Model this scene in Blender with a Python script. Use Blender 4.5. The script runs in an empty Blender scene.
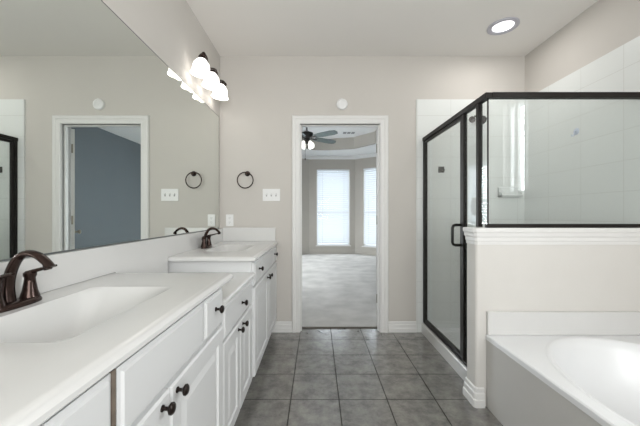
import bpy, bmesh, math, random
from mathutils import Vector, Matrix
random.seed(7)
PI = math.pi
SC = bpy.context.scene
COL = SC.collection

# ------------------------------------------------------------------ camera
cam = bpy.data.objects.new('camera', bpy.data.cameras.new('camera'))
COL.objects.link(cam)
cam.location = (0, 0, 1.168)
cam.rotation_euler = (PI/2, 0, 0)
cam.data.sensor_width = 36
cam.data.lens = 36*304/640
cam.data.shift_x = 3/640
cam.data.shift_y = 1/640
cam.data.clip_start = 0.02
SC.camera = cam

# ------------------------------------------------------------------ world, exposure, daylight, added fill
SC.view_settings.view_transform = 'Standard'
SC.view_settings.look = 'None'
SC.view_settings.exposure = 0.16
SC.view_settings.gamma = 1
SC.view_settings.use_curve_mapping = False
W = bpy.data.worlds.new('world'); SC.world = W
W.use_nodes = True
W.node_tree.nodes['Background'].inputs[0].default_value = (0.86, 0.93, 1.0, 1)
W.node_tree.nodes['Background'].inputs[1].default_value = 1.2

def area(name, loc, direction, sx, sy, power, color=(1, 1, 1), spread=180):
    l = bpy.data.lights.new(name, 'AREA'); l.shape = 'RECTANGLE'
    l.size = sx; l.size_y = sy; l.energy = power; l.color = color; l.spread = math.radians(spread)
    o = bpy.data.objects.new(name, l); COL.objects.link(o)
    o.location = loc
    o.rotation_euler = Vector(direction).to_track_quat('-Z', 'Y').to_euler()
    return o
DAY = (0.93, 0.97, 1.0)
WARM = (1.0, 0.94, 0.86)
area('daylight_tub_window', (2.30, 0.60, 1.85), (-1, 0, 0), 0.50, 1.05, 52, DAY)
area('rear_fill_light', (0.55, -1.62, 1.55), (0, 1, 0.42), 1.9, 1.6, 84, (1.0, 0.985, 0.96))  # fill added behind the camera, tilted up to brighten the ceiling
area('daylight_bay_center', (0.44, 9.25, 1.45), (0, -1, 0), 1.2, 2.3, 46, DAY)
area('daylight_bay_right', (2.00, 8.70, 1.45), (-0.62, -0.78, 0), 1.1, 2.3, 42, DAY)
area('daylight_bay_left', (-1.12, 8.70, 1.45), (0.62, -0.78, 0), 1.1, 2.3, 42, DAY)
area('daylight_side', (-1.80, 6.80, 1.50), (1, 0, 0), 1.1, 1.6, 190, DAY)
area('bedroom_fill_light', (-1.75, 5.35, 1.25), (1, 0.1, 0.15), 1.3, 2.1, 80, DAY)  # unseen fill, added to brighten the bedroom

# ------------------------------------------------------------------ materials
def mat(name, color, rough=0.5, metal=0.0, emit=None, estr=0.0, noise=0.0, nscale=8.0, bump=0.0, bscale=60.0, spec=0.5, coat=0.0):
    m = bpy.data.materials.new(name); m.use_nodes = True
    nt = m.node_tree; b = nt.nodes['Principled BSDF']
    b.inputs['Base Color'].default_value = (*color, 1)
    b.inputs['Roughness'].default_value = rough
    b.inputs['Metallic'].default_value = metal
    b.inputs['Specular IOR Level'].default_value = spec
    b.inputs['Coat Weight'].default_value = coat
    if emit:
        b.inputs['Emission Color'].default_value = (*emit, 1)
        b.inputs['Emission Strength'].default_value = estr
    tc = nt.nodes.new('ShaderNodeTexCoord')
    if noise > 0:
        n = nt.nodes.new('ShaderNodeTexNoise'); n.inputs['Scale'].default_value = nscale
        n.inputs['Detail'].default_value = 5
        r = nt.nodes.new('ShaderNodeValToRGB')
        r.color_ramp.elements[0].position = 0.3; r.color_ramp.elements[1].position = 0.7
        r.color_ramp.elements[0].color = (*[c*(1-noise) for c in color], 1)
        r.color_ramp.elements[1].color = (*[min(1, c*(1+noise)) for c in color], 1)
        nt.links.new(tc.outputs['Object'], n.inputs['Vector'])
        nt.links.new(n.outputs['Fac'], r.inputs[0])
        nt.links.new(r.outputs[0], b.inputs['Base Color'])
    if bump > 0:
        n = nt.nodes.new('ShaderNodeTexNoise'); n.inputs['Scale'].default_value = bscale
        n.inputs['Detail'].default_value = 4
        bp = nt.nodes.new('ShaderNodeBump'); bp.inputs['Strength'].default_value = bump
        bp.inputs['Distance'].default_value = 0.004
        nt.links.new(tc.outputs['Object'], n.inputs['Vector'])
        nt.links.new(n.outputs['Fac'], bp.inputs['Height'])
        nt.links.new(bp.outputs[0], b.inputs['Normal'])
    return m

def tile_mat(name, c1, c2, grout, tw, th, ox, oy, axes, mortar=0.004, rough=0.35, mottled=0.0, rough_g=0.8, spec=0.5, bumpd=0.0015):
    """square grid of tiles; axes picks which two object axes run along the tiles"""
    m = bpy.data.materials.new(name); m.use_nodes = True
    nt = m.node_tree; L = nt.links; b = nt.nodes['Principled BSDF']
    b.inputs['Specular IOR Level'].default_value = spec
    tc = nt.nodes.new('ShaderNodeTexCoord')
    sp = nt.nodes.new('ShaderNodeSeparateXYZ'); L.new(tc.outputs['Object'], sp.inputs[0])
    cb = nt.nodes.new('ShaderNodeCombineXYZ')
    for k, (ax, off) in enumerate(((axes[0], ox), (axes[1], oy))):
        ad = nt.nodes.new('ShaderNodeMath'); ad.operation = 'SUBTRACT'; ad.inputs[1].default_value = off
        L.new(sp.outputs[ax], ad.inputs[0]); L.new(ad.outputs[0], cb.inputs[k])
    br = nt.nodes.new('ShaderNodeTexBrick')
    br.offset = 0; br.squash = 1
    br.inputs['Scale'].default_value = 1
    br.inputs['Brick Width'].default_value = tw; br.inputs['Row Height'].default_value = th
    br.inputs['Mortar Size'].default_value = mortar; br.inputs['Mortar Smooth'].default_value = 0.1
    br.inputs['Color1'].default_value = (*c1, 1); br.inputs['Color2'].default_value = (*c2, 1)
    br.inputs['Mortar'].default_value = (*grout, 1)
    L.new(cb.outputs[0], br.inputs['Vector'])
    col = br.outputs['Color']
    if mottled > 0:
        n1 = nt.nodes.new('ShaderNodeTexNoise'); n1.inputs['Scale'].default_value = 9; n1.inputs['Detail'].default_value = 12
        n1.inputs['Roughness'].default_value = 0.74; n1.inputs['Distortion'].default_value = 0.1
        L.new(tc.outputs['Object'], n1.inputs['Vector'])
        r = nt.nodes.new('ShaderNodeValToRGB')
        r.color_ramp.elements[0].position = 0.36; r.color_ramp.elements[1].position = 0.64
        v0, v1 = 1-mottled, 1+mottled
        r.color_ramp.elements[0].color = (v0, v0, v0, 1); r.color_ramp.elements[1].color = (v1, v1*0.99, v1*0.97, 1)
        L.new(n1.outputs['Fac'], r.inputs[0])
        mx = nt.nodes.new('ShaderNodeMixRGB'); mx.blend_type = 'MULTIPLY'; mx.inputs[0].default_value = 1
        L.new(col, mx.inputs[1]); L.new(r.outputs[0], mx.inputs[2]); col = mx.outputs[0]
    L.new(col, b.inputs['Base Color'])
    mr = nt.nodes.new('ShaderNodeMapRange')
    mr.inputs['To Min'].default_value = rough; mr.inputs['To Max'].default_value = rough_g
    L.new(br.outputs['Fac'], mr.inputs[0]); L.new(mr.outputs[0], b.inputs['Roughness'])
    bp = nt.nodes.new('ShaderNodeBump'); bp.invert = True
    bp.inputs['Strength'].default_value = 0.6; bp.inputs['Distance'].default_value = bumpd
    L.new(br.outputs['Fac'], bp.inputs['Height']); L.new(bp.outputs[0], b.inputs['Normal'])
    return m

def glass_mat(name, tint, refl=1.0, fog=0.0):
    """thin clear sheet: lets light straight through, mirrors by Fresnel, a little haze of water marks"""
    m = bpy.data.materials.new(name); m.use_nodes = True
    nt = m.node_tree; L = nt.links
    nt.nodes.remove(nt.nodes['Principled BSDF'])
    out = nt.nodes['Material Output']
    tr = nt.nodes.new('ShaderNodeBsdfTransparent'); tr.inputs[0].default_value = (*tint, 1)
    gl = nt.nodes.new('ShaderNodeBsdfGlossy'); gl.inputs['Roughness'].default_value = 0.0
    # Schlick reflectance, the same from both sides of the sheet
    ge = nt.nodes.new('ShaderNodeNewGeometry')
    dt = nt.nodes.new('ShaderNodeVectorMath'); dt.operation = 'DOT_PRODUCT'
    L.new(ge.outputs['Normal'], dt.inputs[0]); L.new(ge.outputs['Incoming'], dt.inputs[1])
    def op(kind, a, b_=None):
        n = nt.nodes.new('ShaderNodeMath'); n.operation = kind
        for k, q in enumerate((a, b_)):
            if q is None: continue
            if isinstance(q, (int, float)): n.inputs[k].default_value = q
            else: L.new(q, n.inputs[k])
        return n.outputs[0]
    om = op('SUBTRACT', 1.0, op('ABSOLUTE', dt.outputs['Value']))
    mu = nt.nodes.new('ShaderNodeMath'); mu.operation = 'MULTIPLY'; mu.inputs[1].default_value = refl
    L.new(op('ADD', 0.04, op('MULTIPLY', 0.96, op('POWER', om, 5.0))), mu.inputs[0])
    mx = nt.nodes.new('ShaderNodeMixShader')
    L.new(mu.outputs[0], mx.inputs[0]); L.new(tr.outputs[0], mx.inputs[1]); L.new(gl.outputs[0], mx.inputs[2])
    last = mx.outputs[0]
    if fog > 0:
        df = nt.nodes.new('ShaderNodeBsdfDiffuse'); df.inputs[0].default_value = (0.80, 0.87, 0.88, 1)
        m2 = nt.nodes.new('ShaderNodeMixShader'); m2.inputs[0].default_value = fog
        L.new(last, m2.inputs[1]); L.new(df.outputs[0], m2.inputs[2]); last = m2.outputs[0]
    L.new(last, out.inputs['Surface'])
    return m

M = {}
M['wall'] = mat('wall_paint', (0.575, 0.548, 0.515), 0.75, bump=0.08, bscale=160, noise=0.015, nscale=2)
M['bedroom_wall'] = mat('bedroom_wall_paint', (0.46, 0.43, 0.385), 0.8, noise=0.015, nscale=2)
M['accent'] = mat('blue_grey_wall_paint', (0.120, 0.138, 0.150), 0.7, noise=0.02, nscale=2)
M['ceiling'] = mat('ceiling_paint', (0.84, 0.815, 0.785), 0.85, bump=0.10, bscale=120)
M['white'] = mat('white_trim_paint', (0.74, 0.735, 0.725), 0.4, noise=0.01)
M['bedroom_ceiling'] = mat('bedroom_ceiling_paint', (0.84, 0.84, 0.83), 0.85, bump=0.05)
M['cabinet'] = mat('white_cabinet_paint', (0.69, 0.695, 0.70), 0.35, noise=0.008)
M['gapwood'] = mat('bare_wood_edge', (0.17, 0.135, 0.105), 0.7, noise=0.2, nscale=30)
M['counter'] = mat('cultured_marble', (0.665, 0.662, 0.655), 0.24, noise=0.012, nscale=5, coat=0.2)
M['tub'] = mat('tub_acrylic', (0.82, 0.83, 0.845), 0.32, noise=0.006, coat=0.08)
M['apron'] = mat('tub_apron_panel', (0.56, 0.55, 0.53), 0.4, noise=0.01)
M['knob'] = mat('dark_bronze_knob', (0.022, 0.015, 0.013), 0.28, metal=0.6, noise=0.2, nscale=60)
M['bronze'] = mat('oil_rubbed_bronze', (0.040, 0.024, 0.020), 0.22, metal=0.7, noise=0.25, nscale=40)
M['darkframe'] = mat('dark_bronze_aluminium', (0.016, 0.0135, 0.012), 0.45, metal=0.2, noise=0.15, nscale=30, spec=0.3)
M['black'] = mat('black_metal', (0.012, 0.011, 0.010), 0.3, metal=0.4, noise=0.1, nscale=40)
M['floor'] = tile_mat('grey_floor_tile', (0.172, 0.166, 0.155), (0.196, 0.189, 0.177), (0.036, 0.033, 0.030), 0.303, 0.303, 0.138, 1.914, (0, 1),
                      mortar=0.0036, rough=0.22, mottled=0.38, spec=1.0)
nt = M['floor'].node_tree; _b = nt.nodes['Principled BSDF']          # glaze on the tiles only, grout stays dull
_g = nt.nodes.new('ShaderNodeMapRange'); _g.inputs['To Min'].default_value = 0.6; _g.inputs['To Max'].default_value = 0.0
nt.links.new(nt.nodes['Brick Texture'].outputs['Fac'], _g.inputs[0]); nt.links.new(_g.outputs[0], _b.inputs['Coat Weight'])
_s = nt.nodes.new('ShaderNodeMapRange'); _s.inputs['To Min'].default_value = 1.0; _s.inputs['To Max'].default_value = 0.15
nt.links.new(nt.nodes['Brick Texture'].outputs['Fac'], _s.inputs[0]); nt.links.new(_s.outputs[0], _b.inputs['Specular IOR Level'])
_b.inputs['Coat Roughness'].default_value = 0.20
M['showertile'] = tile_mat('white_wall_tile', (0.76, 0.78, 0.77), (0.77, 0.79, 0.78), (0.62, 0.63, 0.61), 0.33, 0.205, 0.99, 0.09, (0, 2), mortar=0.002, rough=0.2, bumpd=0.001)
M['showertile_side'] = tile_mat('white_side_tile', (0.76, 0.78, 0.77), (0.77, 0.79, 0.78), (0.62, 0.63, 0.61), 0.33, 0.205, 1.7, 0.09, (1, 2), mortar=0.002, rough=0.2, bumpd=0.001)
M['carpet'] = mat('pale_grey_carpet', (0.50, 0.485, 0.465), 0.95, noise=0.16, nscale=3.2, bump=0.6, bscale=220, spec=0.1)
M['mirror'] = mat('mirror_silver', (0.80, 0.83, 0.80), 0.0, metal=1.0)
M['mirror_edge'] = mat('mirror_edge', (0.10, 0.11, 0.11), 0.3)
M['glass'] = glass_mat('shower_glass', (0.972, 0.985, 0.980), 1.0, fog=0.02)
M['pane'] = glass_mat('window_pane', (0.97, 0.98, 0.98), 1.0)
M['plastic'] = mat('white_plastic', (0.80, 0.80, 0.80), 0.35, noise=0.005)
M['greyslot'] = mat('grey_slot', (0.25, 0.25, 0.25), 0.5, noise=0.05)
M['ceramic'] = mat('white_ceramic', (0.72, 0.74, 0.735), 0.15, noise=0.005)
M['shade'] = mat('lit_frosted_glass', (0.9, 0.9, 0.9), 0.4, emit=(1, 0.96, 0.90), estr=1.45, noise=0.004)
M['canlens'] = mat('lit_can_lens', (0.9, 0.9, 0.9), 0.4, emit=(0.97, 0.96, 1.0), estr=1.4, noise=0.004)
M['cantrim'] = mat('can_trim_white', (0.50, 0.49, 0.55), 0.5, noise=0.01)
M['fanblade'] = mat('grey_green_fan_blade', (0.11, 0.14, 0.14), 0.3, noise=0.2, nscale=15)
M['blind'] = mat('white_blind_slat', (0.80, 0.82, 0.84), 0.5, noise=0.004)
nt = M['blind'].node_tree; _b = nt.nodes['Principled BSDF']
_t = nt.nodes.new('ShaderNodeBsdfTranslucent'); _t.inputs[0].default_value = (0.80, 0.86, 0.92, 1)
_m = nt.nodes.new('ShaderNodeMixShader'); _m.inputs[0].default_value = 0.20
nt.links.new(_b.outputs[0], _m.inputs[1]); nt.links.new(_t.outputs[0], _m.inputs[2])
nt.links.new(_m.outputs[0], nt.nodes['Material Output'].inputs['Surface'])
M['fanglass'] = mat('lit_fan_glass', (0.85, 0.85, 0.82), 0.4, emit=(1, 0.97, 0.92), estr=1.3, noise=0.004)
M['bluedisc'] = mat('deep_blue_glass', (0.05, 0.10, 0.20), 0.2, noise=0.5, nscale=14)
M['brass'] = mat('dull_metal', (0.30, 0.27, 0.22), 0.4, metal=0.9, noise=0.1)
M['chrome'] = mat('satin_steel', (0.6, 0.6, 0.6), 0.25, metal=1.0, noise=0.03)
M['clearhook'] = mat('pale_blue_plastic', (0.55, 0.60, 0.72), 0.2, noise=0.02)

# ------------------------------------------------------------------ mesh helpers
class MB:
    def __init__(s): s.bm = bmesh.new()
    def box(s, x0, x1, y0, y1, z0, z1, bevel=0.0):
        x0, x1 = sorted((x0, x1)); y0, y1 = sorted((y0, y1)); z0, z1 = sorted((z0, z1))
        t = bmesh.new()
        bmesh.ops.create_cube(t, size=1)
        for v in t.verts:
            v.co = Vector((x0+(v.co.x+.5)*(x1-x0), y0+(v.co.y+.5)*(y1-y0), z0+(v.co.z+.5)*(z1-z0)))
        if bevel > 0:
            bmesh.ops.bevel(t, geom=list(t.edges), offset=bevel, segments=2, profile=0.6, affect='EDGES')
        s.merge(t); return s
    def merge(s, t, mtx=None):
        if mtx is not None: bmesh.ops.transform(t, matrix=mtx, verts=t.verts)
        me = bpy.data.meshes.new('tmp'); t.to_mesh(me); t.free()
        s.bm.from_mesh(me); bpy.data.meshes.remove(me)
    def prism(s, pts, axis, a, b):
        """polygon in the two other axes extruded along axis from a to b"""
        def P(p, w):
            if axis == 0: return (w, p[0], p[1])
            if axis == 1: return (p[0], w, p[1])
            return (p[0], p[1], w)
        A = [s.bm.verts.new(P(p, a)) for p in pts]; B = [s.bm.verts.new(P(p, b)) for p in pts]
        n = len(pts)
        for i in range(n):
            s.bm.faces.new((A[i], A[(i+1) % n], B[(i+1) % n], B[i]))
        s.bm.faces.new(A[::-1]); s.bm.faces.new(B)
        return s
    def loops(s, rings, closed=True, cap0=False, cap1=False):
        R = [[s.bm.verts.new(p) for p in r] for r in rings]
        for a, b in zip(R, R[1:]):
            n = len(a)
            for i in range(n if closed else n-1):
                j = (i+1) % n
                s.bm.faces.new((a[i], a[j], b[j], b[i]))
        if cap0: s.bm.faces.new(R[0][::-1])
        if cap1: s.bm.faces.new(R[-1])
        return s
    def lathe(s, prof, origin, axis=(0, 0, 1), n=24, cap0=True, cap1=True):
        """prof: (radius, height) pairs"""
        q = Vector((0, 0, 1)).rotation_difference(Vector(axis).normalized())
        o = Vector(origin)
        rings = []
        for r, h in prof:
            rings.append([o + q @ Vector((r*math.cos(2*PI*i/n), r*math.sin(2*PI*i/n), h)) for i in range(n)])
        return s.loops(rings, True, cap0, cap1)
    def sweep(s, path, radii, n=12, up=(0, 0, 1), closed=False):
        """tube; radii per point: r or (side, normal)"""
        path = [Vector(p) for p in path]; rings = []
        m = len(path)
        for i, p in enumerate(path):
            if closed: d = path[(i+1) % m] - path[i-1]
            else: d = path[min(i+1, m-1)] - path[max(i-1, 0)]
            d.normalize()
            u = Vector(up)
            side = d.cross(u)
            if side.length < 1e-4: side = d.cross(Vector((0, 1, 0)))
            side.normalize(); nn = side.cross(d).normalized()
            r = radii[i] if isinstance(radii, (list, tuple)) and isinstance(radii[0], (list, tuple)) else (radii if isinstance(radii, tuple) else (radii[i] if isinstance(radii, list) else radii))
            if not isinstance(r, tuple): r = (r, r)
            rings.append([p + side*r[0]*math.cos(2*PI*k/n) + nn*r[1]*math.sin(2*PI*k/n) for k in range(n)])
        if closed: rings.append(rings[0])
        return s.loops(rings, True, not closed, not closed)
    def build(s, name, material, parent=None, smooth=False, origin=None, angle=40):
        bmesh.ops.remove_doubles(s.bm, verts=s.bm.verts, dist=1e-5)
        bmesh.ops.recalc_face_normals(s.bm, faces=s.bm.faces)
        off = Vector((0, 0, 0))
        if parent is not None: off = wloc(parent)
        elif origin is not None: off = Vector(origin)
        if off.length: bmesh.ops.translate(s.bm, vec=-off, verts=s.bm.verts)
        if smooth:
            for f in s.bm.faces: f.smooth = True
            lim = math.radians(angle)
            for e in s.bm.edges:
                if len(e.link_faces) == 2 and e.calc_face_angle(0) > lim: e.smooth = False
        me = bpy.data.meshes.new(name); s.bm.to_mesh(me); s.bm.free()
        me.materials.append(material)
        o = bpy.data.objects.new(name, me); COL.objects.link(o)
        if parent is not None: o.parent = parent
        elif origin is not None: o.location = off
        return o

def wloc(o):
    v = Vector((0, 0, 0))
    while o is not None:
        v += o.location; o = o.parent
    return v
def tag(o, label, cat, group=None):
    o['label'] = label; o['category'] = cat
    if group: o['group'] = group
    return o
def thing(name, label, cat, loc, group=None):
    o = bpy.data.objects.new(name, None); COL.objects.link(o)
    o.empty_display_size = 0.05
    o.location = loc
    return tag(o, label, cat, group)
def struct(o):
    o['kind'] = 'structure'; return o
def arc(cx, cy, r, a0, a1, n):
    return [(cx+r*math.cos(math.radians(a0+(a1-a0)*i/n)), cy+r*math.sin(math.radians(a0+(a1-a0)*i/n))) for i in range(n+1)]

# ------------------------------------------------------------------ room shell
D = 3.012; CEIL = 2.732; XL = -0.96; XR = 2.06; YF = -1.30
WT = 0.11
def wall_run(name, p0, p1, z0, z1, thick, holes, m):
    """wall from p0 to p1; the room lies to the right of the walk, thickness goes to the left"""
    p0 = Vector((*p0, 0)); p1 = Vector((*p1, 0)); d = p1-p0; Ln = d.length; d.normalize()
    n = Vector((-d.y, d.x, 0))
    ss = sorted({0, Ln, *[h[0] for h in holes], *[h[1] for h in holes]})
    zs = sorted({z0, z1, *[h[2] for h in holes], *[h[3] for h in holes]})
    b = MB()
    def solid(i, j):
        if not (0 <= i < len(ss)-1 and 0 <= j < len(zs)-1): return False
        sm = (ss[i]+ss[i+1])/2; zm = (zs[j]+zs[j+1])/2
        return not any(h[0] < sm < h[1] and h[2] < zm < h[3] for h in holes)
    def V(s_, z, t): return p0+d*s_+n*t+Vector((0, 0, z))
    def F(*ps): b.bm.faces.new([b.bm.verts.new(p) for p in ps])
    for i in range(len(ss)-1):
        for j in range(len(zs)-1):
            if not solid(i, j): continue
            a, c, e, f = ss[i], ss[i+1], zs[j], zs[j+1]
            F(V(a, e, 0), V(c, e, 0), V(c, f, 0), V(a, f, 0))
            F(V(a, e, thick), V(a, f, thick), V(c, f, thick), V(c, e, thick))
            if not solid(i-1, j): F(V(a, e, 0), V(a, f, 0), V(a, f, thick), V(a, e, thick))
            if not solid(i+1, j): F(V(c, e, 0), V(c, e, thick), V(c, f, thick), V(c, f, 0))
            if not solid(i, j-1): F(V(a, e, 0), V(a, e, thick), V(c, e, thick), V(c, e, 0))
            if not solid(i, j+1): F(V(a, f, 0), V(c, f, 0), V(c, f, thick), V(a, f, thick))
    return struct(b.build(name, m))

DX0, DX1, DZ = -0.164, 0.621, 2.058           # doorway
struct(MB().box(XL-.1, XR+.1, YF-.1, D+0.10, -0.1, 0).build('floor', M['floor']))
struct(MB().box(XL-.1, XR+.1, YF-.1, D, CEIL, CEIL+.1).build('ceiling', M['ceiling']))
wall_run('wall_left', (XL, YF), (XL, D), 0, CEIL, 0.1, [], M['wall'])
wall_run('wall_back', (XL-.6, D), (XR+.4, D), 0, CEIL+.5, WT, [(DX0-XL+.6, DX1-XL+.6, 0, DZ)], M['wall'])
TW0, TW1, TZ0, TZ1 = 0.40, 0.80, 1.38, 2.36   # window over the tub
wall_run('wall_right', (XR, D), (XR, YF), 0, CEIL, 0.12, [(D-TW1, D-TW0, TZ0, TZ1)], M['wall'])
RW0, RW1, RZ0, RZ1 = -0.40, 1.50, 0.80, 2.30  # opening added behind the camera for the fill light
wall_run('wall_front', (XR, YF), (XL, YF), 0, CEIL, 0.12, [(XR-RW1, XR-RW0, RZ0, RZ1)], M['wall'])

def window(name, p0, p1, s0, s1, z0, z1, thick, nv=0, rail=True, sill=True):
    """frame, panes and sill in a wall opening; walk direction as for wall_run"""
    p0 = Vector((*p0, 0)); p1 = Vector((*p1, 0)); d = (p1-p0).normalized(); n = Vector((-d.y, d.x, 0))
    ang = math.atan2(d.y, d.x)
    mtx = Matrix.Translation(p0) @ Matrix.Rotation(ang, 4, 'Z')
    ya, yb = thick*0.55, thick*0.55+0.035
    b = MB(); f = 0.035
    b.box(s0, s0+f, ya, yb, z0, z1); b.box(s1-f, s1, ya, yb, z0, z1)
    b.box(s0+f, s1-f, ya, yb, z0, z0+f); b.box(s0+f, s1-f, ya, yb, z1-f, z1)
    if rail: zm = (z0+z1)/2-.15; b.box(s0+f, s1-f, ya-.005, yb, zm-.02, zm+.02)
    for k in range(nv):
        sm = s0+(s1-s0)*(k+1)/(nv+1); b.box(sm-.02, sm+.02, ya, yb, z0+f, z1-f)
    bmesh.ops.transform(b.bm, matrix=mtx, verts=b.bm.verts)
    fr = struct(b.build(name, M['white']))
    g = MB(); g.box(s0+f, s1-f, ya+.016, ya+.020, z0+f, z1-f)
    bmesh.ops.transform(g.bm, matrix=mtx, verts=g.bm.verts)
    g.build('pane', M['pane'], fr)
    if sill:
        c = MB(); c.box(s0-.03, s1+.03, -.03, ya, z0-.025, z0, 0.004)
        bmesh.ops.transform(c.bm, matrix=mtx, verts=c.bm.verts)
        c.build('sill', M['white'], fr)
    return fr
window('window_1', (XR, D), (XR, YF), D-TW1, D-TW0, TZ0, TZ1, 0.12, nv=2, rail=False)
window('fill_opening_rear', (XR, YF), (XL, YF), XR-RW1, XR-RW0, RZ0, RZ1, 0.12, nv=1)  # frame and panes of the opening added for the rear fill

# baseboards, stacked three-step profile
def base_profile(t=0.016, h=0.105):
    return [(0, 0), (t, 0), (t, h*.38), (t*.72, h*.42), (t*.72, h*.70), (t*.45, h*.76), (t*.45, h*.95), (t*.2, h), (0, h)]
def baseboard_back(name, x0, x1):
    pts = [(D-p[0], p[1]) for p in base_profile()]
    return struct(MB().prism(pts, 0, x0, x1).build(name, M['white']))
baseboard_back('baseboard_back_left', -0.46, DX0-.085)
baseboard_back('baseboard_back_right', DX1+.085, 0.982)

# door opening: jamb, casing, stop, open slab with hinges
b = MB()
J = 0.018
b.box(DX0-J, DX0, D-.002, D+WT+.002, 0, DZ+J); b.box(DX1, DX1+J, D-.002, D+WT+.002, 0, DZ+J); b.box(DX0, DX1, D-.002, D+WT+.002, DZ, DZ+J)
b.box(DX0, DX0+.011, D+.030, D+.066, 0, DZ); b.box(DX1-.011, DX1, D+.030, D+.066, 0, DZ); b.box(DX0+.011, DX1-.011, D+.030, D+.066, DZ-.011, DZ)
door = struct(b.build('door_1', M['white']))
def casing(yw, s):
    """picture-frame casing with mitred corners; yw wall face, s=-1 towards the bath"""
    prof = [(0.0, 0), (0.0, 0.012), (0.010, 0.016), (0.040, 0.016), (0.046, 0.021), (0.070, 0.021), (0.078, 0.014), (0.080, 0)]
    rings = []
    for w, t in prof:
        x0, x1, z = DX0-.005-w, DX1+.005+w, DZ+.005+w
        y = yw+s*t
        rings.append([(x0, y, 0), (x0, y, z), (x1, y, z), (x1, y, 0)])
    return MB().loops(rings, closed=False)
casing(D, -1).build('casing', M['white'], door)
casing(D+WT, 1).build('casing', M['white'], door)
# slab, hinged on the right jamb and swung into the bedroom
hx, hy = DX1+.004, D+WT+.028
ang = math.radians(51)
R2 = Matrix.Translation((hx, hy, 0)) @ Matrix.Rotation(ang, 4, 'Z')
def panel_rect(b, x0, x1, z0, z1, yf, s):
    prof = [(0, 0), (0.012, -.007), (0.030, -.007), (0.055, -.001)]
    rings = [[(x0+i, yf+s*t, z0+i), (x1-i, yf+s*t, z0+i), (x1-i, yf+s*t, z1-i), (x0+i, yf+s*t, z1-i)] for i, t in prof]
    b.loops(rings, cap1=True)
b = MB(); b.box(0.006, 0.766, -0.0175, 0.0175, 0.012, DZ-.006, 0.002)
for (a, c, e, f) in ((.11, .36, .2, .9), (.41, .66, .2, .9), (.11, .36, 1.05, 1.9), (.41, .66, 1.05, 1.9)):
    panel_rect(b, a, c, e, f, 0.0185, 1); panel_rect(b, a, c, e, f, -0.0185, -1)
bmesh.ops.transform(b.bm, matrix=R2, verts=b.bm.verts)
slab = b.build('door_leaf', M['white'], door)
for z in (0.25, 1.06, 1.80):
    MB().lathe([(.007, 0), (.007, .09)], (hx-.004, hy-.010, z), n=10).build('hinge', M['brass'], slab, smooth=True)
b = MB(); b.lathe([(.028, 0), (.028, .006), (.012, .010), (.012, .035), (.027, .045), (.027, .062), (.012, .070)], (0.70, .0175, .95), (0, 1, 0), 16)
bmesh.ops.transform(b.bm, matrix=R2, verts=b.bm.verts); b.build('door_knob', M['brass'], slab, smooth=True)
struct(MB().box(DX0, DX1, D+.094, D+.118, 0, .010, .003).build('trim_1', mat('threshold_metal', (0.10, 0.085, 0.07), 0.5, metal=.4, noise=.05)))

# ------------------------------------------------------------------ bedroom beyond the door
BY = D+WT
BXL, BXR = -1.47, 2.35
BZ = 2.85
bay = [(BXL, 7.93), (-.23, 8.90), (1.11, 8.90), (BXR, 7.93)]
c = MB(); pts = [(BXL-.1, D+.10), (BXR+.1, D+.10), (BXR+.1, 8.0), (1.15, 9.0), (-.27, 9.0), (BXL-.1, 8.0)]
c.prism(pts, 2, -.08, 0.006)
struct(c.build('floor_bedroom', M['carpet']))
wz0, wz1 = 0.25, 2.47
wall_run('wall_bedroom_left', (BXL, BY), bay[0], 0, BZ, .12, [(4.70-BY, 6.00-BY, .15, 2.35), (6.25-BY, 7.35-BY, .90, 2.30)], M['bedroom_wall'])  # first opening is added out of view to admit the bedroom fill
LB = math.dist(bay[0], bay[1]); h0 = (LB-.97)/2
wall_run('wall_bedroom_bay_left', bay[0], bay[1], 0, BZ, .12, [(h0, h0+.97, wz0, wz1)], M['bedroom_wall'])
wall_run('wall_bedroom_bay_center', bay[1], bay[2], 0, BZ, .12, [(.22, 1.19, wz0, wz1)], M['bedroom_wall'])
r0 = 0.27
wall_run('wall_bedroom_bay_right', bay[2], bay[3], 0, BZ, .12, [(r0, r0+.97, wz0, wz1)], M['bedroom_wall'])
wall_run('wall_bedroom_right', bay[3], (BXR, BY), 0, BZ, .12, [], M['accent'])
window('window_3', (BXL, BY), bay[0], 6.25-BY, 7.35-BY, .90, 2.30, .12)
window('fill_opening_bedroom', (BXL, BY), bay[0], 4.70-BY, 6.00-BY, .15, 2.35, .12, nv=1, rail=False)  # frame of the unseen opening added for the bedroom fill
window('window_4', bay[0], bay[1], h0, h0+.97, wz0, wz1, .12)
window('window_5', bay[1], bay[2], .22, 1.19, wz0, wz1, .12)
window('window_6', bay[2], bay[3], r0, r0+.97, wz0, wz1, .12)

# tray ceiling: lower ring, upright faces, upper field
tray = [(-.51, 4.2), (1.39, 4.2), (1.39, 7.30), (0.95, 7.85), (0.30, 8.02), (-.10, 8.0), (-.51, 7.5)]
outer = [(BXL-.12, BY-.01), (BXR+.12, BY-.01), (BXR+.12, 7.95), (1.15, 9.05), (.44, 9.05), (-.27, 9.05), (BXL-.12, 7.95)]
TZ = 3.15
b = MB()
b.loops([[(x, y, BZ+.12) for x, y in outer], [(x, y, BZ) for x, y in outer], [(x, y, BZ) for x, y in tray]])
struct(b.build('ceiling_bedroom', M['bedroom_ceiling']))
b = MB()
b.loops([[(x, y, BZ) for x, y in tray], [(x, y, TZ) for x, y in tray]])
struct(b.build('wall_bedroom_tray', M['bedroom_wall']))
b = MB(); b.prism([(x+(x-.44)*.05, y+(y-6)*.03) for x, y in tray], 2, TZ, TZ+.08)
struct(b.build('ceiling_bedroom_tray', M['bedroom_ceiling']))
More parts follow.
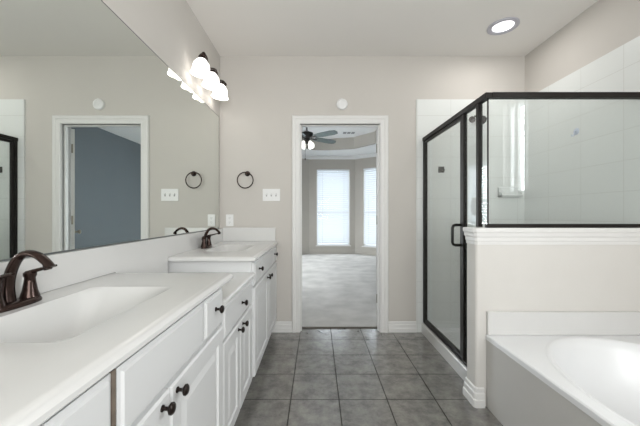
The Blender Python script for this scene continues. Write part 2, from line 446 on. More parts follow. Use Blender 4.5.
# crown under the lower ring and along the tray rim, baseboard along the bay
def run_profile(pts2, prof, zref, closed=False):
    """sweep a (inset, z) profile along a plan polyline, inset to the right of the walk"""
    P = [Vector((x, y)) for x, y in pts2]; n = len(P)
    offs = []
    for i in range(n):
        if closed or 0 < i < n-1:
            d0 = (P[i]-P[i-1]).normalized(); d1 = (P[(i+1) % n]-P[i]).normalized()
        elif i == 0: d0 = d1 = (P[1]-P[0]).normalized()
        else: d0 = d1 = (P[-1]-P[-2]).normalized()
        n0 = Vector((d0.y, -d0.x)); n1 = Vector((d1.y, -d1.x))
        m = (n0+n1).normalized(); offs.append(m/max(.3, m.dot(n0)))
    rings = [[(P[i].x+offs[i].x*t, P[i].y+offs[i].y*t, zref+z) for i in range(n)] for t, z in prof]
    b = MB(); R = rings
    b.loops(R, closed=closed); return b
plan = [(BXL, BY), bay[0], bay[1], bay[2], bay[3], (BXR, BY)]
crown = [(0.002, -.085), (.012, -.085), (.020, -.075), (.065, -.03), (.085, -.02), (.085, -.001)]
struct(run_profile(plan[:5], crown, BZ).build('trim_2', M['white']))
struct(run_profile(plan, base_profile(.016, .12), 0.006).build('baseboard_bedroom', M['bedroom_wall']))
trim_t = [(-.001, .0), (.02, -.0), (.02, .09), (.0, .09)]
struct(run_profile(tray[::-1], [(.0, 0.0), (-.03, 0.0), (-.03, .03), (-.012, .06), (.0, .09)], BZ, closed=True).build('trim_3', M['white']))

def blind(label, p0, p1, s0, s1, z0, z1):
    p0v = Vector((*p0, 0)); d = (Vector((*p1, 0))-p0v).normalized()
    mtx = Matrix.Translation(p0v) @ Matrix.Rotation(math.atan2(d.y, d.x), 4, 'Z')
    cpos = mtx @ Vector(((s0+s1)/2, .03, z0))
    t = thing('window_blind', label, 'blind', cpos, 'white slatted blinds in the far room')
    a, c = s0+.012, s1-.012
    def fin(b, nm):
        bmesh.ops.transform(b.bm, matrix=mtx, verts=b.bm.verts); b.build(nm, M['blind'], t)
    fin(MB().box(a, c, .004, .052, z1-.055, z1-.002, .004), 'headrail')
    b = MB(); k = 0; z = z1-.09
    th = math.radians(60)
    while z > z0+.05:
        cy = .028; hw = .0295
        dy, dz = hw*math.cos(th), hw*math.sin(th)
        ty, tz = .0015*math.sin(th), .0015*math.cos(th)
        quad = [(cy-dy-ty, z-dz+tz), (cy-dy+ty, z-dz-tz), (cy+dy+ty, z+dz-tz), (cy+dy-ty, z+dz+tz)]
        b.prism(quad, 0, a, c); z -= .060
    fin(b, 'slats')
    fin(MB().box(a, c, .012, .044, z0+.004, z0+.026, .004), 'bottom_rail')
    for s_ in (a+.16, c-.16):
        fin(MB().box(s_-.004, s_+.004, -.002, .000, z0+.02, z1-.05), 'ladder_tape')
    return t
blind('white slatted blind on the wide window straight through the doorway', bay[1], bay[2], .22, 1.19, wz0, wz1)
blind('white slatted blind beside the doorway right jamb, on the angled bay wall', bay[2], bay[3], r0, r0+.97, wz0, wz1)
blind('sliver of white slatted blind just inside the doorway left jamb', bay[0], bay[1], h0, h0+.97, wz0, wz1)
blind('short white slatted blind seen only reflected in the narrow shower side glass', (BXL, BY), bay[0], 6.25-BY, 7.35-BY, .90, 2.30)

oy, oz = 6.77, 1.33
orn = thing('hanging_ornament', 'round blue disc reflected in the narrow shower side glass', 'ornament', (BXL+.075, oy, oz))
MB().lathe([(.19, -.004), (.19, .004)], (BXL+.075, oy, oz), (1, 0, 0), 40).build('disc', M['bluedisc'], orn)
MB().sweep([(BXL+.075, oy+.192*math.cos(2*PI*i/48), oz+.192*math.sin(2*PI*i/48)) for i in range(48)], .008, 8, up=(1, 0, 0), closed=True).build('rim', M['black'], orn, True)
MB().sweep([(BXL+.075, oy, oz+.19), (BXL+.066, oy, 2.32), (BXL+.001, oy, 2.36)], .002, 6, up=(0, 1, 0)).build('cord', M['black'], orn)

# ceiling fan
FX, FY = -.185, 5.56
fan = thing('ceiling_fan', 'dark ceiling fan with pale globes hanging in the room beyond the doorway', 'ceiling fan', (FX, FY, TZ))
MB().lathe([(.03, -.001), (.065, -.002), (.06, -.035), (.02, -.06)], (FX, FY, TZ), n=20).build('canopy', M['black'], fan, True)
MB().lathe([(.012, -.05), (.012, -.50)], (FX, FY, TZ), n=12).build('downrod', M['black'], fan, True)
MB().lathe([(.02, -.46), (.06, -.48), (.112, -.50), (.118, -.53), (.10, -.57), (.06, -.60), (.055, -.63)], (FX, FY, TZ), n=24).build('motor', M['black'], fan, True)
for k in range(5):
    a = math.radians(35-72*k)
    ca, sa = math.cos(a), math.sin(a)
    mtx = Matrix.Translation((FX, FY, 2.565)) @ Matrix.Rotation(a, 4, 'Z') @ Matrix.Rotation(math.radians(-16), 4, 'X')
    b = MB()
    out = [(.17, -.05), (.30, -.068), (.55, -.072), (.64, -.055), (.665, 0), (.64, .055), (.55, .072), (.30, .068), (.17, .05)]
    b.prism(out, 2, -.004, .004); bmesh.ops.transform(b.bm, matrix=mtx, verts=b.bm.verts)
    bl = b.build('blade', M['fanblade'], fan)
    b = MB(); b.box(.08, .22, -.02, .02, -.012, -.004, .002); bmesh.ops.transform(b.bm, matrix=mtx, verts=b.bm.verts)
    b.build('blade_iron', M['black'], bl)
MB().lathe([(.05, 0), (.06, -.02), (.045, -.06), (.02, -.08)], (FX, FY, TZ-.62), n=20).build('light_kit', M['black'], fan, True)
for k in range(4):
    a = math.radians(45+90*k)
    dx, dy = math.cos(a), math.sin(a)
    o = (FX+dx*.075, FY+dy*.075, TZ-.665)
    MB().lathe([(.020, 0), (.030, .025), (.050, .06), (.056, .09), (.050, .11)], o, (dx*.55, dy*.55, -1), 18, True, True).build('glass_shade', M['fanglass'], fan, True)
ch = MB().sweep([(FX-.03, FY-.03, TZ-.69), (FX-.03, FY-.03, TZ-.96)], .0025, 6).build('pull_chain', M['black'], fan)
MB().lathe([(.004, 0), (.009, -.01), (.009, -.035), (.003, -.045)], (FX-.03, FY-.03, TZ-.96), n=10).build('chain_knob', M['black'], ch, True)

v = thing('air_vent', 'small dark-slotted air vent in the tray ceiling past the fan', 'vent', (.78, 7.40, TZ))
b = MB(); b.box(.61, .95, 7.29, 7.51, TZ-.008, TZ-.0005, .002); b.build('frame', M['plastic'], v)
b = MB()
for k in range(3): b.box(.635+k*.10, .715+k*.10, 7.32, 7.48, TZ-.010, TZ-.0075)
b.build('slots', M['greyslot'], v)

# ------------------------------------------------------------------ shower shell, half wall, tub recess
KX, KY0, KY1, KZ = 0.965, 1.846, 1.969, 0.985
struct(MB().box(0.982, XR-.012, D-.012, D, 0.0, 2.30).build('wall_shower_back', M['showertile']))
struct(MB().box(XR-.012, XR, KY1-.06, D, 0.0, 2.30).build('wall_shower_right', M['showertile_side']))
# half wall with bullnose corners on its free end
def half_wall(x0, x1, y0, y1, z0, z1, r):
    pts = [(x1, y0), (x1, y1)] + [(p[0], p[1]) for p in arc(x0+r, y1-r, r, 90, 180, 6)] + [(p[0], p[1]) for p in arc(x0+r, y0+r, r, 180, 270, 6)]
    return MB().prism(pts, 2, z0, z1)
struct(half_wall(KX, XR, KY0, KY1, 0, KZ+.02, .018).build('wall_half', mat('half_wall_paint', (0.655, 0.638, 0.610), 0.7, noise=.01, bump=.05), smooth=True))
# moulded cap: profile offset around free end, front, back
def around(prof, x0=KX, y0=KY0, y1=KY1, x1=XR, ch=0.0):
    rings = []
    for t, z in prof:
        c_ = .012+ch
        rings.append([(x1, y0-t, z), (x0-t+c_, y0-t, z), (x0-t, y0-t+c_, z), (x0-t, y1+t-c_, z), (x0-t+c_, y1+t, z), (x1, y1+t, z)])
    return rings
b = MB()
capprof = [(0.000, .982), (.006, .982), (.007, 1.000), (.012, 1.006), (.012, 1.024), (.020, 1.034), (.022, 1.052), (.029, 1.060), (.030, 1.076), (.026, 1.083)]
capprof = [(t*.6, z) for t, z in capprof]
R = around(capprof); b.loops(R, closed=False)
b.bm.faces.new([b.bm.verts.new(p) for p in R[-1]])
struct(b.build('trim_4', M['white']))
b = MB()
R = around([(t, z) for t, z in base_profile(.018, .115)], x1=1.012); b.loops(R[1:], closed=False)
struct(b.build('baseboard_half_wall', M['white']))
# curb and pan
b = MB(); b.prism([(1.03, 0), (1.03, .088), (1.036, .096), (1.12, .104), (1.13, .09), (1.13, 0)], 1, KY1, D-.012)
struct(b.build('shower_curb', M['counter']))
struct(MB().box(1.13, XR-.012, KY1, D-.012, 0, .045).build('floor_shower', M['tub']))

# shower enclosure
FX0, FX1 = 1.045, 1.075       # side run
FY0, FY1 = 1.870, 1.900       # front run
HZ = 1.918; CT = 1.083
enc = thing('shower_enclosure', 'dark bronze framed glass shower enclosure standing on the curb and half wall', 'shower enclosure', (1.06, 2.4, .10))
b = MB(); b.box(FX0-.006, FX1+.004, FY0, D-.013, HZ-.034, HZ, .003); b.build('side_header', M['darkframe'], enc)
b = MB(); b.box(FX1+.004, XR-.013, FY0-.004, FY1+.004, HZ-.034, HZ, .003); b.build('front_header', M['darkframe'], enc)
MB().box(FX0+.002, XR-.013, FY0+.002, FY1-.002, CT, CT+.024, .003).build('bottom_rail', M['darkframe'], enc)
MB().box(FX0, FX1, D-.043, D-.013, .104, HZ-.034, .002).build('wall_jamb', M['darkframe'], enc)
MB().box(FX0, FX1, 2.172, 2.204, .104, HZ-.034, .002).build('strike_post', M['darkframe'], enc)
MB().box(FX0, FX1, 1.972, 2.000, .104, HZ-.034, .002).build('half_wall_post', M['darkframe'], enc)
MB().box(FX0, FX1, 2.000, 2.172, .100, .124, .002).build('side_sill', M['darkframe'], enc)
MB().box(FX0, FX1, 2.204, D-.043, .101, .116, .002).build('door_sill', M['darkframe'], enc)
gx = 1.060
MB().box(gx-.003, gx+.003, 2.000, 2.172, .124, HZ-.034).build('side_glass', M['glass'], enc, )
MB().box(gx-.003, gx+.003, FY0+.012, 1.972, CT+.024, HZ-.034).build('return_glass', M['glass'], enc)
MB().box(gx+.004, XR-.014, 1.882, 1.888, CT+.024, HZ-.034).build('front_glass', M['glass'], enc)
MB().box(gx-.004, gx+.003, 1.8815, 1.8885, CT+.024, HZ-.034).build('corner_seal', M['darkframe'], enc)
dr = MB()
y0, y1, z0, z1 = 2.208, D-.046, .120, HZ-.038
dr.box(FX0+.004, FX1-.004, y0, y0+.022, z0, z1, .002); dr.box(FX0+.004, FX1-.004, y1-.022, y1, z0, z1, .002)
dr.box(FX0+.004, FX1-.004, y0+.022, y1-.022, z0, z0+.026, .002); dr.box(FX0+.004, FX1-.004, y0+.022, y1-.022, z1-.022, z1, .002)
dro = dr.build('door_frame', M['darkframe'], enc)
MB().box(gx-.003, gx+.003, y0+.022, y1-.022, z0+.026, z1-.022).build('door_glass', M['glass'], dro)
hy = 2.222
MB().sweep([(FX0+.004, hy, 1.088), (1.012, hy, 1.088), (.996, hy, 1.082), (.990, hy, 1.066), (.990, hy, .962), (.996, hy, .946), (1.012, hy, .940), (FX0+.004, hy, .940)], .0105, 10, up=(0, 1, 0)).build('door_handle', M['black'], dro, True)

# shower fittings
sh = thing('shower_sprayer', 'round dark shower head on the tiled wall seen through the side glass', 'shower head', (1.53, D-.012, 2.08))
MB().lathe([(.032, 0), (.032, .006), (.014, .012)], (1.53, D-.012, 2.10), (0, -1, 0), 18).build('flange', M['bronze'], sh, True)
MB().sweep([(1.53, D-.015, 2.10), (1.53, D-.07, 2.115), (1.53, D-.12, 2.10), (1.53, D-.155, 2.065)], .010, 10, up=(1, 0, 0)).build('arm', M['bronze'], sh, True)
MB().lathe([(.012, 0), (.022, .012), (.038, .035), (.042, .045), (.042, .052), (.036, .054)], (1.535, D-.145, 2.07), (0, -.8, -.6), 22).build('spray_face', M['bronze'], sh, True)
hk = thing('robe_hook', 'small black double robe hook on white tile behind the shower door', 'hook', (1.225, D-.012, 1.60))
MB().box(1.196, 1.254, D-.020, D-.012, 1.575, 1.635, .003).build('plate', M['black'], hk)
for s_ in (-.016, .016):
    MB().sweep([(1.225+s_, D-.019, 1.595), (1.225+s_, D-.030, 1.588), (1.225+s_, D-.038, 1.592), (1.225+s_, D-.040, 1.606)], [.008, .008, .008, .010], 8, up=(1, 0, 0)).build('prong', M['black'], hk, True)
sd = thing('soap_dish', 'white ceramic soap dish on the tile in the far corner of the shower', 'soap dish', (1.885, D-.012, 1.33))
b = MB(); b.prism([(D-.012, 1.33), (D-.075, 1.335), (D-.085, 1.350), (D-.080, 1.356), (D-.030, 1.348), (D-.022, 1.36), (D-.022, 1.43), (D-.012, 1.435)], 0, 1.785, 1.985)
b.build('dish', M['ceramic'], sd)
for x in (1.785, 1.979):
    MB().prism([(D-.012, 1.33), (D-.075, 1.335), (D-.085, 1.350), (D-.075, 1.372), (D-.03, 1.385), (D-.022, 1.43), (D-.012, 1.435)], 0, x, x+.006).build('end_cheek', M['ceramic'], sd)
ck = thing('suction_hook', 'tiny pale blue hook stuck high on the right shower wall', 'hook', (XR-.012, 2.40, 1.80))
MB().lathe([(.026, 0), (.024, .004), (.010, .010), (.008, .016)], (XR-.012, 2.40, 1.82), (-1, 0, 0), 18).build('suction_cup', M['clearhook'], ck, True)
MB().sweep([(XR-.026, 2.40, 1.82), (XR-.032, 2.40, 1.79), (XR-.045, 2.40, 1.78), (XR-.052, 2.40, 1.795)], .004, 8, up=(0, 1, 0)).build('hook', M['clearhook'], ck, True)

# ------------------------------------------------------------------ bathtub
TX0, TX1, TY0, TY1, TZD = 1.022, XR-.003, -0.02, KY0-.003, 0.440
tub = thing('bathtub', 'white oval drop-in bathtub with wide deck against the half wall', 'bathtub', (1.54, .9, 0))
N = 96; CX, CY, AX, AY = 1.55, 1.155, .472, .655
angs = [2*PI*i/N for i in range(N)]
def rect_pt(a, x0, x1, y0, y1):
    """point of the rectangle on the ray from the oval's centre"""
    c_, s_ = math.cos(a), math.sin(a)
    k = min(((x1-CX)/c_ if c_ > 1e-9 else (x0-CX)/c_ if c_ < -1e-9 else 9), ((y1-CY)/s_ if s_ > 1e-9 else (y0-CY)/s_ if s_ < -1e-9 else 9))
    return (CX+k*c_, CY+k*s_)
corner = [math.atan2(y-CY, x-CX) % (2*PI) for x in (TX0, TX1) for y in (TY0, TY1)]
for ca in corner:
    i = min(range(N), key=lambda j: abs(angs[j]-ca)); angs[i] = ca
def rect_ring(ins, z): return [(*rect_pt(a, TX0+ins, TX1-ins, TY0+ins, TY1-ins), z) for a in angs]
def ell_ring(k, z, dy=0.0, ax=AX, ay=AY, e=1.0):
    out = []
    for a in angs:
        t = math.atan2(math.sin(a)/ay, math.cos(a)/ax)
        out.append((CX+k*ax*math.cos(t), CY+dy+k*ay*math.sin(t), z))
    return out
b = MB(); b.loops([rect_ring(.006, TZD-.035), rect_ring(0, TZD-.030), rect_ring(0, TZD-.006), rect_ring(.006, TZD), ell_ring(1.0, TZD)])
b.build('deck', M['tub'], tub, True, angle=30)
b = MB()
prof = [(1.0, TZD), (.992, TZD+.003), (.972, TZD+.003), (.950, TZD-.006), (.925, TZD-.04), (.89, TZD-.12), (.83, TZD-.22), (.74, TZD-.30), (.60, TZD-.345), (.38, TZD-.360), (.15, TZD-.364)]
b.loops([ell_ring(k, z, -.03*(1-k)) for k, z in prof], cap1=True)
b.build('basin', M['tub'], tub, True, angle=60)
MB().lathe([(.03, 0), (.03, .006), (.02, .010)], (CX, .85, TZD-.362), n=18).build('drain', M['chrome'], tub, True)
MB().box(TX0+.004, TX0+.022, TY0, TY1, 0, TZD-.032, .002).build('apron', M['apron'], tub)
ts = MB().box(TX0+.005, TX1, KY0-.022, KY0-.001, TZD+.001, .578, .003)
tag(ts.build('tub_splash', M['counter'], origin=(1.5, KY0, TZD)), 'low white splash strip between bathtub deck and half wall', 'backsplash')
struct(MB().box(TX0+.03, TX1, TY0-.1, TY0, 0, .44).build('wall_tub_end', M['wall']))

# ------------------------------------------------------------------ vanity cabinets
def knob(parent, x, y, z, name='knob'):
    MB().lathe([(.0085, 0), (.0085, .003), (.005, .006), (.0048, .014), (.009, .018), (.0150, .022), (.0155, .027), (.012, .031), (.006, .033)], (x, y, z), (1, 0, 0), 16).build(name, M['knob'], parent, True)
def front(name, xb, xf, y0, y1, z0, z1, parent, raised):
    if raised:
        prof = [(0, xb), (0, xf-.006), (.006, xf), (.058, xf), (.064, xf-.007), (.074, xf-.007), (.098, xf-.001)]
    else:
        prof = [(0, xb), (0, xf-.007), (.004, xf-.006), (.009, xf-.005), (.014, xf)]
    R = [[(x, y0+i, z0+i), (x, y1-i, z0+i), (x, y1-i, z1-i), (x, y0+i, z1-i)] for i, x in prof]
    return MB().loops(R, cap0=True, cap1=True).build(name, M['cabinet'], parent)
def cabinet(label, y0, y1, xb, top, fronts):
    t = thing('vanity_cabinet', label, 'cabinet', ((XL+xb)/2, (y0+y1)/2, 0), 'white vanity cabinets')
    def rect(i, z): return [(XL+.004+i, y0+i, z), (xb-i, y0+i, z), (xb-i, y1-i, z), (XL+.004+i, y1-i, z)]
    MB().loops([rect(0, .113), rect(0, top), rect(.018, top), rect(.018, .131)], cap0=True, cap1=True).build('body', M['cabinet'], t)
    MB().box(XL+.004, xb-.055, y0, y1, 0, .113).build('toe_kick', M['cabinet'], t)
    xf = xb+.020
    for kind, a, c, e, f, ky, kz in fronts:
        o = front(kind, xb, xf, a, c, e, f, t, kind == 'door')
        if ky is not None: knob(o, xf, ky, kz)
    return t
DT, DB, PT, PB = .858, .712, .698, .128
cabinet('nearest white vanity cabinet, under the counter with the large foreground sink', .30, 1.296, -.415, .870, [
    ('drawer', .325, .592, DB, DT, .46, .79), ('drawer_front', .610, 1.067, DB, DT, None, 0), ('drawer', 1.080, 1.282, DB, DT, 1.184, .797),
    ('door', .325, .820, PB, PT, .775, .672), ('door', .826, 1.282, PB, PT, .858, .672)])
near_cab = [o for o in bpy.data.objects if o.get('label', '').startswith('nearest white vanity')][0]
st = MB().box(-.4149, -.4005, .5935, .6055, .128, .860).build('stile', M['gapwood'], near_cab); st['label'] = 'bare brown wood strip'
cabinet('low middle white vanity cabinet set between the two taller sink cabinets', 1.300, 1.916, -.425, .772, [
    ('drawer', 1.325, 1.895, .612, .760, 1.640, .690), ('door', 1.325, 1.606, PB, .600, 1.565, .572), ('door', 1.612, 1.895, PB, .600, 1.655, .572)])
cabinet('farthest white vanity cabinet, ending at the wall with the towel ring', 1.920, D-.004, -.415, .870, [
    ('drawer', 1.940, 2.165, DB, DT, 2.070, .797), ('drawer_front', 2.178, 2.742, DB, DT, None, 0), ('drawer', 2.755, 2.985, DB, DT, 2.815, .797),
    ('door', 1.940, 2.458, PB, PT, 2.410, .665), ('door', 2.464, 2.985, PB, PT, 2.510, .665)])

# ------------------------------------------------------------------ counters
CZ = .900
def sink_counter(label, y0, y1, bx0, bx1, by0, by1, y1_flat=False):
    xb, xf = XL+.003, -.385
    t = thing('sink_countertop', label, 'countertop', ((xb+xf)/2, (y0+y1)/2, CZ-.028), 'white sink countertops')
    prof = [(.012, CZ-.028), (.003, CZ-.028), (0, CZ-.024), (.001, CZ-.015), (.007, CZ-.007), (.016, CZ-.002), (.026, CZ)]
    R = []
    for i, z in prof:
        yy1 = y1 if y1_flat else y1-i
        R.append([(xb, y0+i, z), (xf-i, y0+i, z), (xf-i, yy1, z), (xb, yy1, z)])
    # hole with rounded corners met by a matching sampled frame
    def rr(ins, r, z, n=5):
        p = []
        for cx, cy, a0 in ((bx1-ins-r, by0+ins+r, -90), (bx1-ins-r, by1-ins-r, 0), (bx0+ins+r, by1-ins-r, 90), (bx0+ins+r, by0+ins+r, 180)):
            p += [(q[0], q[1], z) for q in arc(cx, cy, r, a0, a0+90, n)]
        return p
    b = MB(); b.loops(R)
    hole = rr(0, .022, CZ)
    bm = b.bm; n = 6
    top = R[-1]
    cs = [top[1], top[2], top[3], top[0]]        # front-near, front-far, back-far, back-near
    H = [bm.verts.new(p) for p in hole]; C = [bm.verts.new(p) for p in cs]
    for q in range(4):
        seg = H[q*n:(q+1)*n]
        for i in range(n-1): bm.faces.new((C[q], seg[i], seg[i+1]))
        nx = H[((q+1)*n) % (4*n)]
        bm.faces.new((C[q], seg[-1], nx, C[(q+1) % 4]))
    b.build('counter_slab', M['counter'], t, True, angle=28)
    # basin: a ramp falling from the front to a deep back
    NX, NY = 40, 56
    g = MB(); grid = []
    def ss(x): x = max(0, min(1, x)); return x*x*(3-2*x)
    for i in range(NX+1):
        row = []
        for j in range(NY+1):
            u, v_ = i/NX, j/NY
            u = u+.08*math.sin(2*PI*u)/-(2*PI)*1.0; v_ = v_-.08*math.sin(2*PI*v_)/(2*PI)
            x = bx0+(bx1-bx0)*u; y = by0+(by1-by0)*v_
            tb, tf, te = x-bx0, bx1-x, min(y-by0, by1-y)
            sn = lambda q: math.sin(PI/2*max(0, min(1, q)))
            d = sn(tb/.060)*sn(tf/.255)*sn(te/.20)
            row.append(g.bm.verts.new((x, y, CZ-.0004-.135*d)))
        grid.append(row)
    def inside(x, y):
        r = .022
        qx = max(bx0+r-x, x-(bx1-r), 0); qy = max(by0+r-y, y-(by1-r), 0)
        return qx*qx+qy*qy <= (r+.004)**2
    for i in range(NX):
        for j in range(NY):
            g.bm.faces.new((grid[i][j], grid[i+1][j], grid[i+1][j+1], grid[i][j+1]))
    bs = g.build('basin', M['counter'], t, True, angle=80)
    MB().lathe([(.022, 0), (.022, .003), (.016, .006), (.004, .008)], (bx0+.095, (by0+by1)/2, CZ-.133), n=18).build('drain', M['bronze'], bs, True)
    return t
sink_counter('white countertop with rectangular molded basin, filling the left foreground', .22, 1.400, -.822, -.527, .632, 1.122)
sink_counter('white sink countertop at the far end, beneath towel ring and switch plate', 1.893, D-.004, -.822, -.532, 2.18, 2.66, True)
b = MB()
xb, xf = XL+.003, -.390
prof = [(.006, .774), (0, .778), (0, .792), (.004, .798), (.012, .800)]
R = [[(xb, 1.300, z), (xf-i, 1.300, z), (xf-i, 1.916, z), (xb, 1.916, z)] for i, z in prof]
b.loops(R, cap0=True, cap1=True)
tag(b.build('lower_countertop', M['counter'], origin=(-.67, 1.6, .774)), 'short lower white countertop in the step between the two sink counters', 'countertop')
b = MB(); sx = XL+.032
b.prism([(.22, CZ+.001), (1.402, CZ+.001), (1.402, .801), (1.891, .801), (1.891, CZ+.001), (D-.004, CZ+.001), (D-.004, 1.024), (.22, 1.024)], 0, XL+.002, sx)
tag(b.build('backsplash', M['counter'], origin=(XL, 1.6, CZ)), 'long white backsplash running under the wall mirror', 'backsplash')
sb = MB().box(sx+.001, -.410, D-.024, D-.003, CZ+.001, 1.034, .003)
tag(sb.build('side_splash', M['counter'], origin=(-.67, D, CZ)), 'short white end splash below the outlet and towel ring', 'backsplash')

# mirror
mr = thing('wall_mirror', 'large frameless wall mirror above the vanity counters', 'mirror', (XL, 1.6, 1.026))
MB().box(XL+.001, XL+.006, .22, 2.955, 1.026, 2.112).build('glass', M['mirror'], mr)
b = MB(); b.box(XL+.001, XL+.0068, 2.955, 2.957, 1.026, 2.112); b.build('edge', M['mirror_edge'], mr)
b = MB(); b.box(XL+.001, XL+.0072, .22, 2.957, 2.112, 2.1145); b.build('edge', M['mirror_edge'], mr)
b = MB(); b.box(XL+.001, XL+.010, .22, 2.957, 1.0242, 1.030); b.build('bottom_channel', M['mirror_edge'], mr)

# ------------------------------------------------------------------ faucets
def faucet(label, fy):
    fx, fz = -.878, CZ
    t = thing('faucet', label, 'faucet', (fx, fy, fz), 'bronze two-handle faucets')
    b = MB()
    ring = lambda k, z: [(fx+k*.030*math.cos(a)*(1), fy+(.055 if math.sin(a) > 0 else -.055)*0+k*.084*(abs(math.sin(a))**.75)*(1 if math.sin(a) >= 0 else -1), z) for a in [2*PI*i/36 for i in range(36)]]
    b.loops([ring(1, fz), ring(1, fz+.006), ring(.95, fz+.012), ring(.78, fz+.016)], cap0=True, cap1=True)
    b.build('base_plate', M['bronze'], t, True)
    path = [(fx-.014, fy, fz+.012), (fx-.016, fy, fz+.055), (fx-.008, fy, fz+.100), (fx+.012, fy, fz+.138), (fx+.040, fy, fz+.154), (fx+.070, fy, fz+.148), (fx+.093, fy, fz+.130), (fx+.108, fy, fz+.114)]
    rad = [(.018, .016), (.0165, .013), (.016, .012), (.016, .0105), (.016, .010), (.0165, .009), (.0165, .008), (.0165, .0055)]
    fine, fr = [], []
    P = [Vector(p) for p in path]
    for i in range(len(P)-1):
        p0, p1, p2, p3 = P[max(i-1, 0)], P[i], P[i+1], P[min(i+2, len(P)-1)]
        for k in range(4):
            u = k/4
            fine.append(.5*((2*p1)+(p2-p0)*u+(2*p0-5*p1+4*p2-p3)*u*u+(3*p1-p0-3*p2+p3)*u**3))
            fr.append(tuple(rad[i][q]*(1-u)+rad[i+1][q]*u for q in (0, 1)))
    fine.append(P[-1]); fr.append(rad[-1])
    sp = MB().sweep(fine, fr, 16, up=(0, 1, 0))
    # sweep's "side" runs in the bend plane here, so swap the two half-axes
    sp.bm.free(); sp = MB().sweep(fine, [(a[1], a[0]) for a in fr], 16, up=(0, 1, 0))
    spo = sp.build('spout', M['bronze'], t, True)
    MB().lathe([(.010, 0), (.011, .012), (.009, .016)], (fx+.096, fy, fz+.122), (.25, 0, -1), 14).build('aerator', M['bronze'], spo, True)
    for s_ in (-1, 1):
        hy_ = fy+s_*.052
        h = MB().lathe([(.025, .012), (.024, .018), (.019, .035), (.0145, .062), (.0135, .074), (.0165, .080), (.0165, .088), (.010, .094)], (fx-.002, hy_, fz), n=20).build('handle', M['bronze'], t, True)
        p = [(fx-.008, hy_-s_*.002, fz+.089), (fx+.018, hy_+s_*.006, fz+.096), (fx+.046, hy_+s_*.012, fz+.104), (fx+.066, hy_+s_*.015, fz+.108)]
        MB().sweep(p, [(.010, .006), (.010, .006), (.0085, .005), (.005, .0035)], 10).build('lever', M['bronze'], h, True)
    MB().lathe([(.004, .01), (.004, .06), (.007, .064), (.007, .074), (.003, .078)], (fx-.034, fy, fz), n=10).build('drain_lift_rod', M['bronze'], t, True)
    return t
faucet('bronze arched faucet at the near sink, cut by the left picture edge', .880)
faucet('bronze arched faucet at the far sink, below the mirror corner', 2.420)

# ------------------------------------------------------------------ vanity light
BX, SX, BZL = -.842, -.862, 2.348
VY = (2.275, 2.50, 2.725)
vl = thing('vanity_light', 'bronze vanity light with three lit bell shades above the mirror', 'wall light', (XL, 2.50, BZL))
MB().lathe([(.060, 0), (.060, .008), (.048, .016), (.020, .022)], (XL+.001, 2.50, BZL+.02), (1, 0, 0), 24).build('backplate', M['bronze'], vl, True)
MB().sweep([(XL+.015, 2.50, BZL+.02), (BX, 2.50, BZL)], .010, 10).build('support_arm', M['bronze'], vl, True)
pb = []
for i in range(49):
    y = 2.25+i*(2.75-2.25)/48
    pb.append((BX+.010*math.cos((y-2.50)*2*PI/.225), y, BZL-.012+.014*math.cos((y-2.50)*2*PI/.225)))
MB().sweep(pb, .0085, 10).build('crossbar', M['bronze'], vl, True)
for y, s_ in ((2.25, -1), (2.75, 1)):
    e = pb[0] if s_ < 0 else pb[-1]
    MB().lathe([(.008, 0), (.014, .006), (.010, .014), (.013, .020), (.003, .032)], (e[0], y, e[2]), (0, s_, 0), 12).build('finial', M['bronze'], vl, True)
for y in VY:
    MB().sweep([(BX, y, BZL), (BX-.02, y, BZL+.008), (SX, y, BZL)], .007, 8).build('shade_arm', M['bronze'], vl, True)
    MB().lathe([(.006, .022), (.014, .014), (.024, 0), (.028, -.018), (.026, -.024)], (SX, y, BZL), n=18).build('socket_cup', M['bronze'], vl, True)
    MB().lathe([(.026, -.020), (.040, -.034), (.056, -.054), (.062, -.078), (.064, -.100), (.068, -.118), (.077, -.134), (.075, -.136), (.056, -.100), (.02, -.04)], (SX+.004, y, BZL), (.10, 0, 1), n=28).build('glass_shade', M['shade'], vl, True)
    p = bpy.data.lights.new('vanity_bulb', 'POINT'); p.energy = 0.15; p.color = WARM; p.shadow_soft_size = .03
    o = bpy.data.objects.new('vanity_bulb', p); COL.objects.link(o); o.parent = vl
    o.location = Vector((SX-.016, y, BZL-.150))-Vector(vl.location)

# recessed light
def can(label, x, y, watts):
    t = thing('recessed_light', label, 'ceiling light', (x, y, CEIL), 'recessed ceiling lights')
    MB().lathe([(.118, -.0005), (.118, -.008), (.108, -.012), (.088, -.010), (.080, -.003)], (x, y, CEIL), n=36, cap0=False, cap1=False).build('trim_ring', M['cantrim'], t, True)
    MB().lathe([(.081, -.0035), (.05, -.0065), (.01, -.007)], (x, y, CEIL), n=36).build('lens', M['canlens'], t, True)
    l = bpy.data.lights.new('can_lamp', 'AREA'); l.shape = 'DISK'; l.size = .15; l.energy = watts; l.color = (1.0, .97, .93)
    o = bpy.data.objects.new('can_lamp', l); COL.objects.link(o); o.parent = t; o.location = (0, 0, -.014)
    return t
can('round recessed ceiling light above the shower glass', 1.548, 2.53, 3.5)

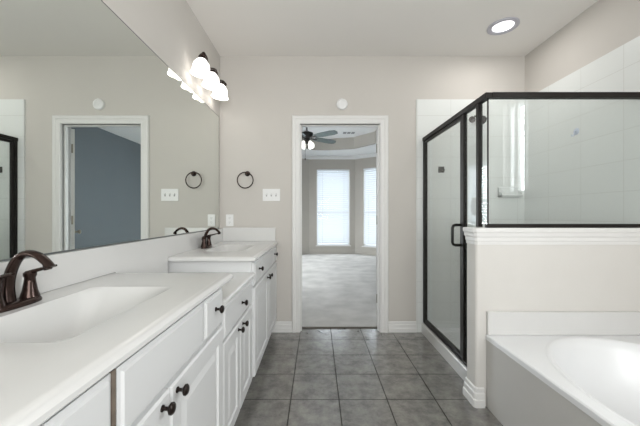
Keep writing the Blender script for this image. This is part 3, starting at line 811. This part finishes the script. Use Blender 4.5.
# ------------------------------------------------------------------ things on the back wall
sdx, sdz = .247, 2.252
sm = thing('smoke_detector', 'round white detector disc high over the doorway', 'detector', (sdx, D, sdz))
MB().lathe([(.056, 0), (.056, .014), (.050, .024), (.034, .028), (.033, .024), (.012, .024)], (sdx, D-.0005, sdz), (0, -1, 0), 28).build('housing', M['plastic'], sm, True)
MB().lathe([(.010, .0235), (.010, .027), (.006, .028)], (sdx, D-.0005, sdz), (0, -1, 0), 14).build('test_button', M['plastic'], sm, True)

tr = thing('towel_ring', 'empty dark bronze towel ring on the wall beside the mirror', 'towel ring', (-.690, D, 1.56))
MB().lathe([(.026, 0), (.026, .006), (.018, .012), (.012, .03), (.013, .045), (.008, .05)], (-.688, D-.0005, 1.567), (0, -1, 0), 20).build('mount', M['bronze'], tr, True)
MB().sweep([(-.702+.077*math.cos(2*PI*i/48), D-.040, 1.499+.077*math.sin(2*PI*i/48)) for i in range(48)], .0055, 8, up=(0, 1, 0), closed=True).build('ring', M['bronze'], tr, True)

sw = thing('switch_plate', 'white triple light switch plate between towel ring and doorway', 'light switch', (-.452, D, 1.357))
MB().box(-.538, -.366, D-.0065, D-.0005, 1.297, 1.417, .003).build('plate', M['plastic'], sw)
for k in (-1, 0, 1):
    x = -.452+k*.046
    s_ = MB().box(x-.006, x+.006, D-.008, D-.006, 1.343, 1.371).build('toggle_slot', M['greyslot'], sw)
    MB().prism([(D-.007, 1.350), (D-.007, 1.364), (D-.018, 1.371), (D-.019, 1.363)], 0, x-.004, x+.004).build('toggle', M['plastic'], sw)
ou = thing('wall_outlet', 'white double wall outlet just above the end splash', 'outlet', (-.864, D, 1.106))
MB().box(-.901, -.827, D-.0065, D-.0005, 1.048, 1.164, .003).build('plate', M['plastic'], ou)
for z in (1.085, 1.127):
    s_ = MB().lathe([(.016, 0), (.016, .002)], (-.864, D-.006, z), (0, -1, 0), 18).build('socket', M['plastic'], ou)
    b = MB()
    for dx in (-.006, .006): b.box(-.864+dx-.0013, -.864+dx+.0013, D-.0086, D-.0078, z-.002, z+.008)
    b.lathe([(.0025, 0), (.0025, .0008)], (-.864, D-.0078, z-.008), (0, -1, 0), 8)
    b.build('slots', M['greyslot'], s_)
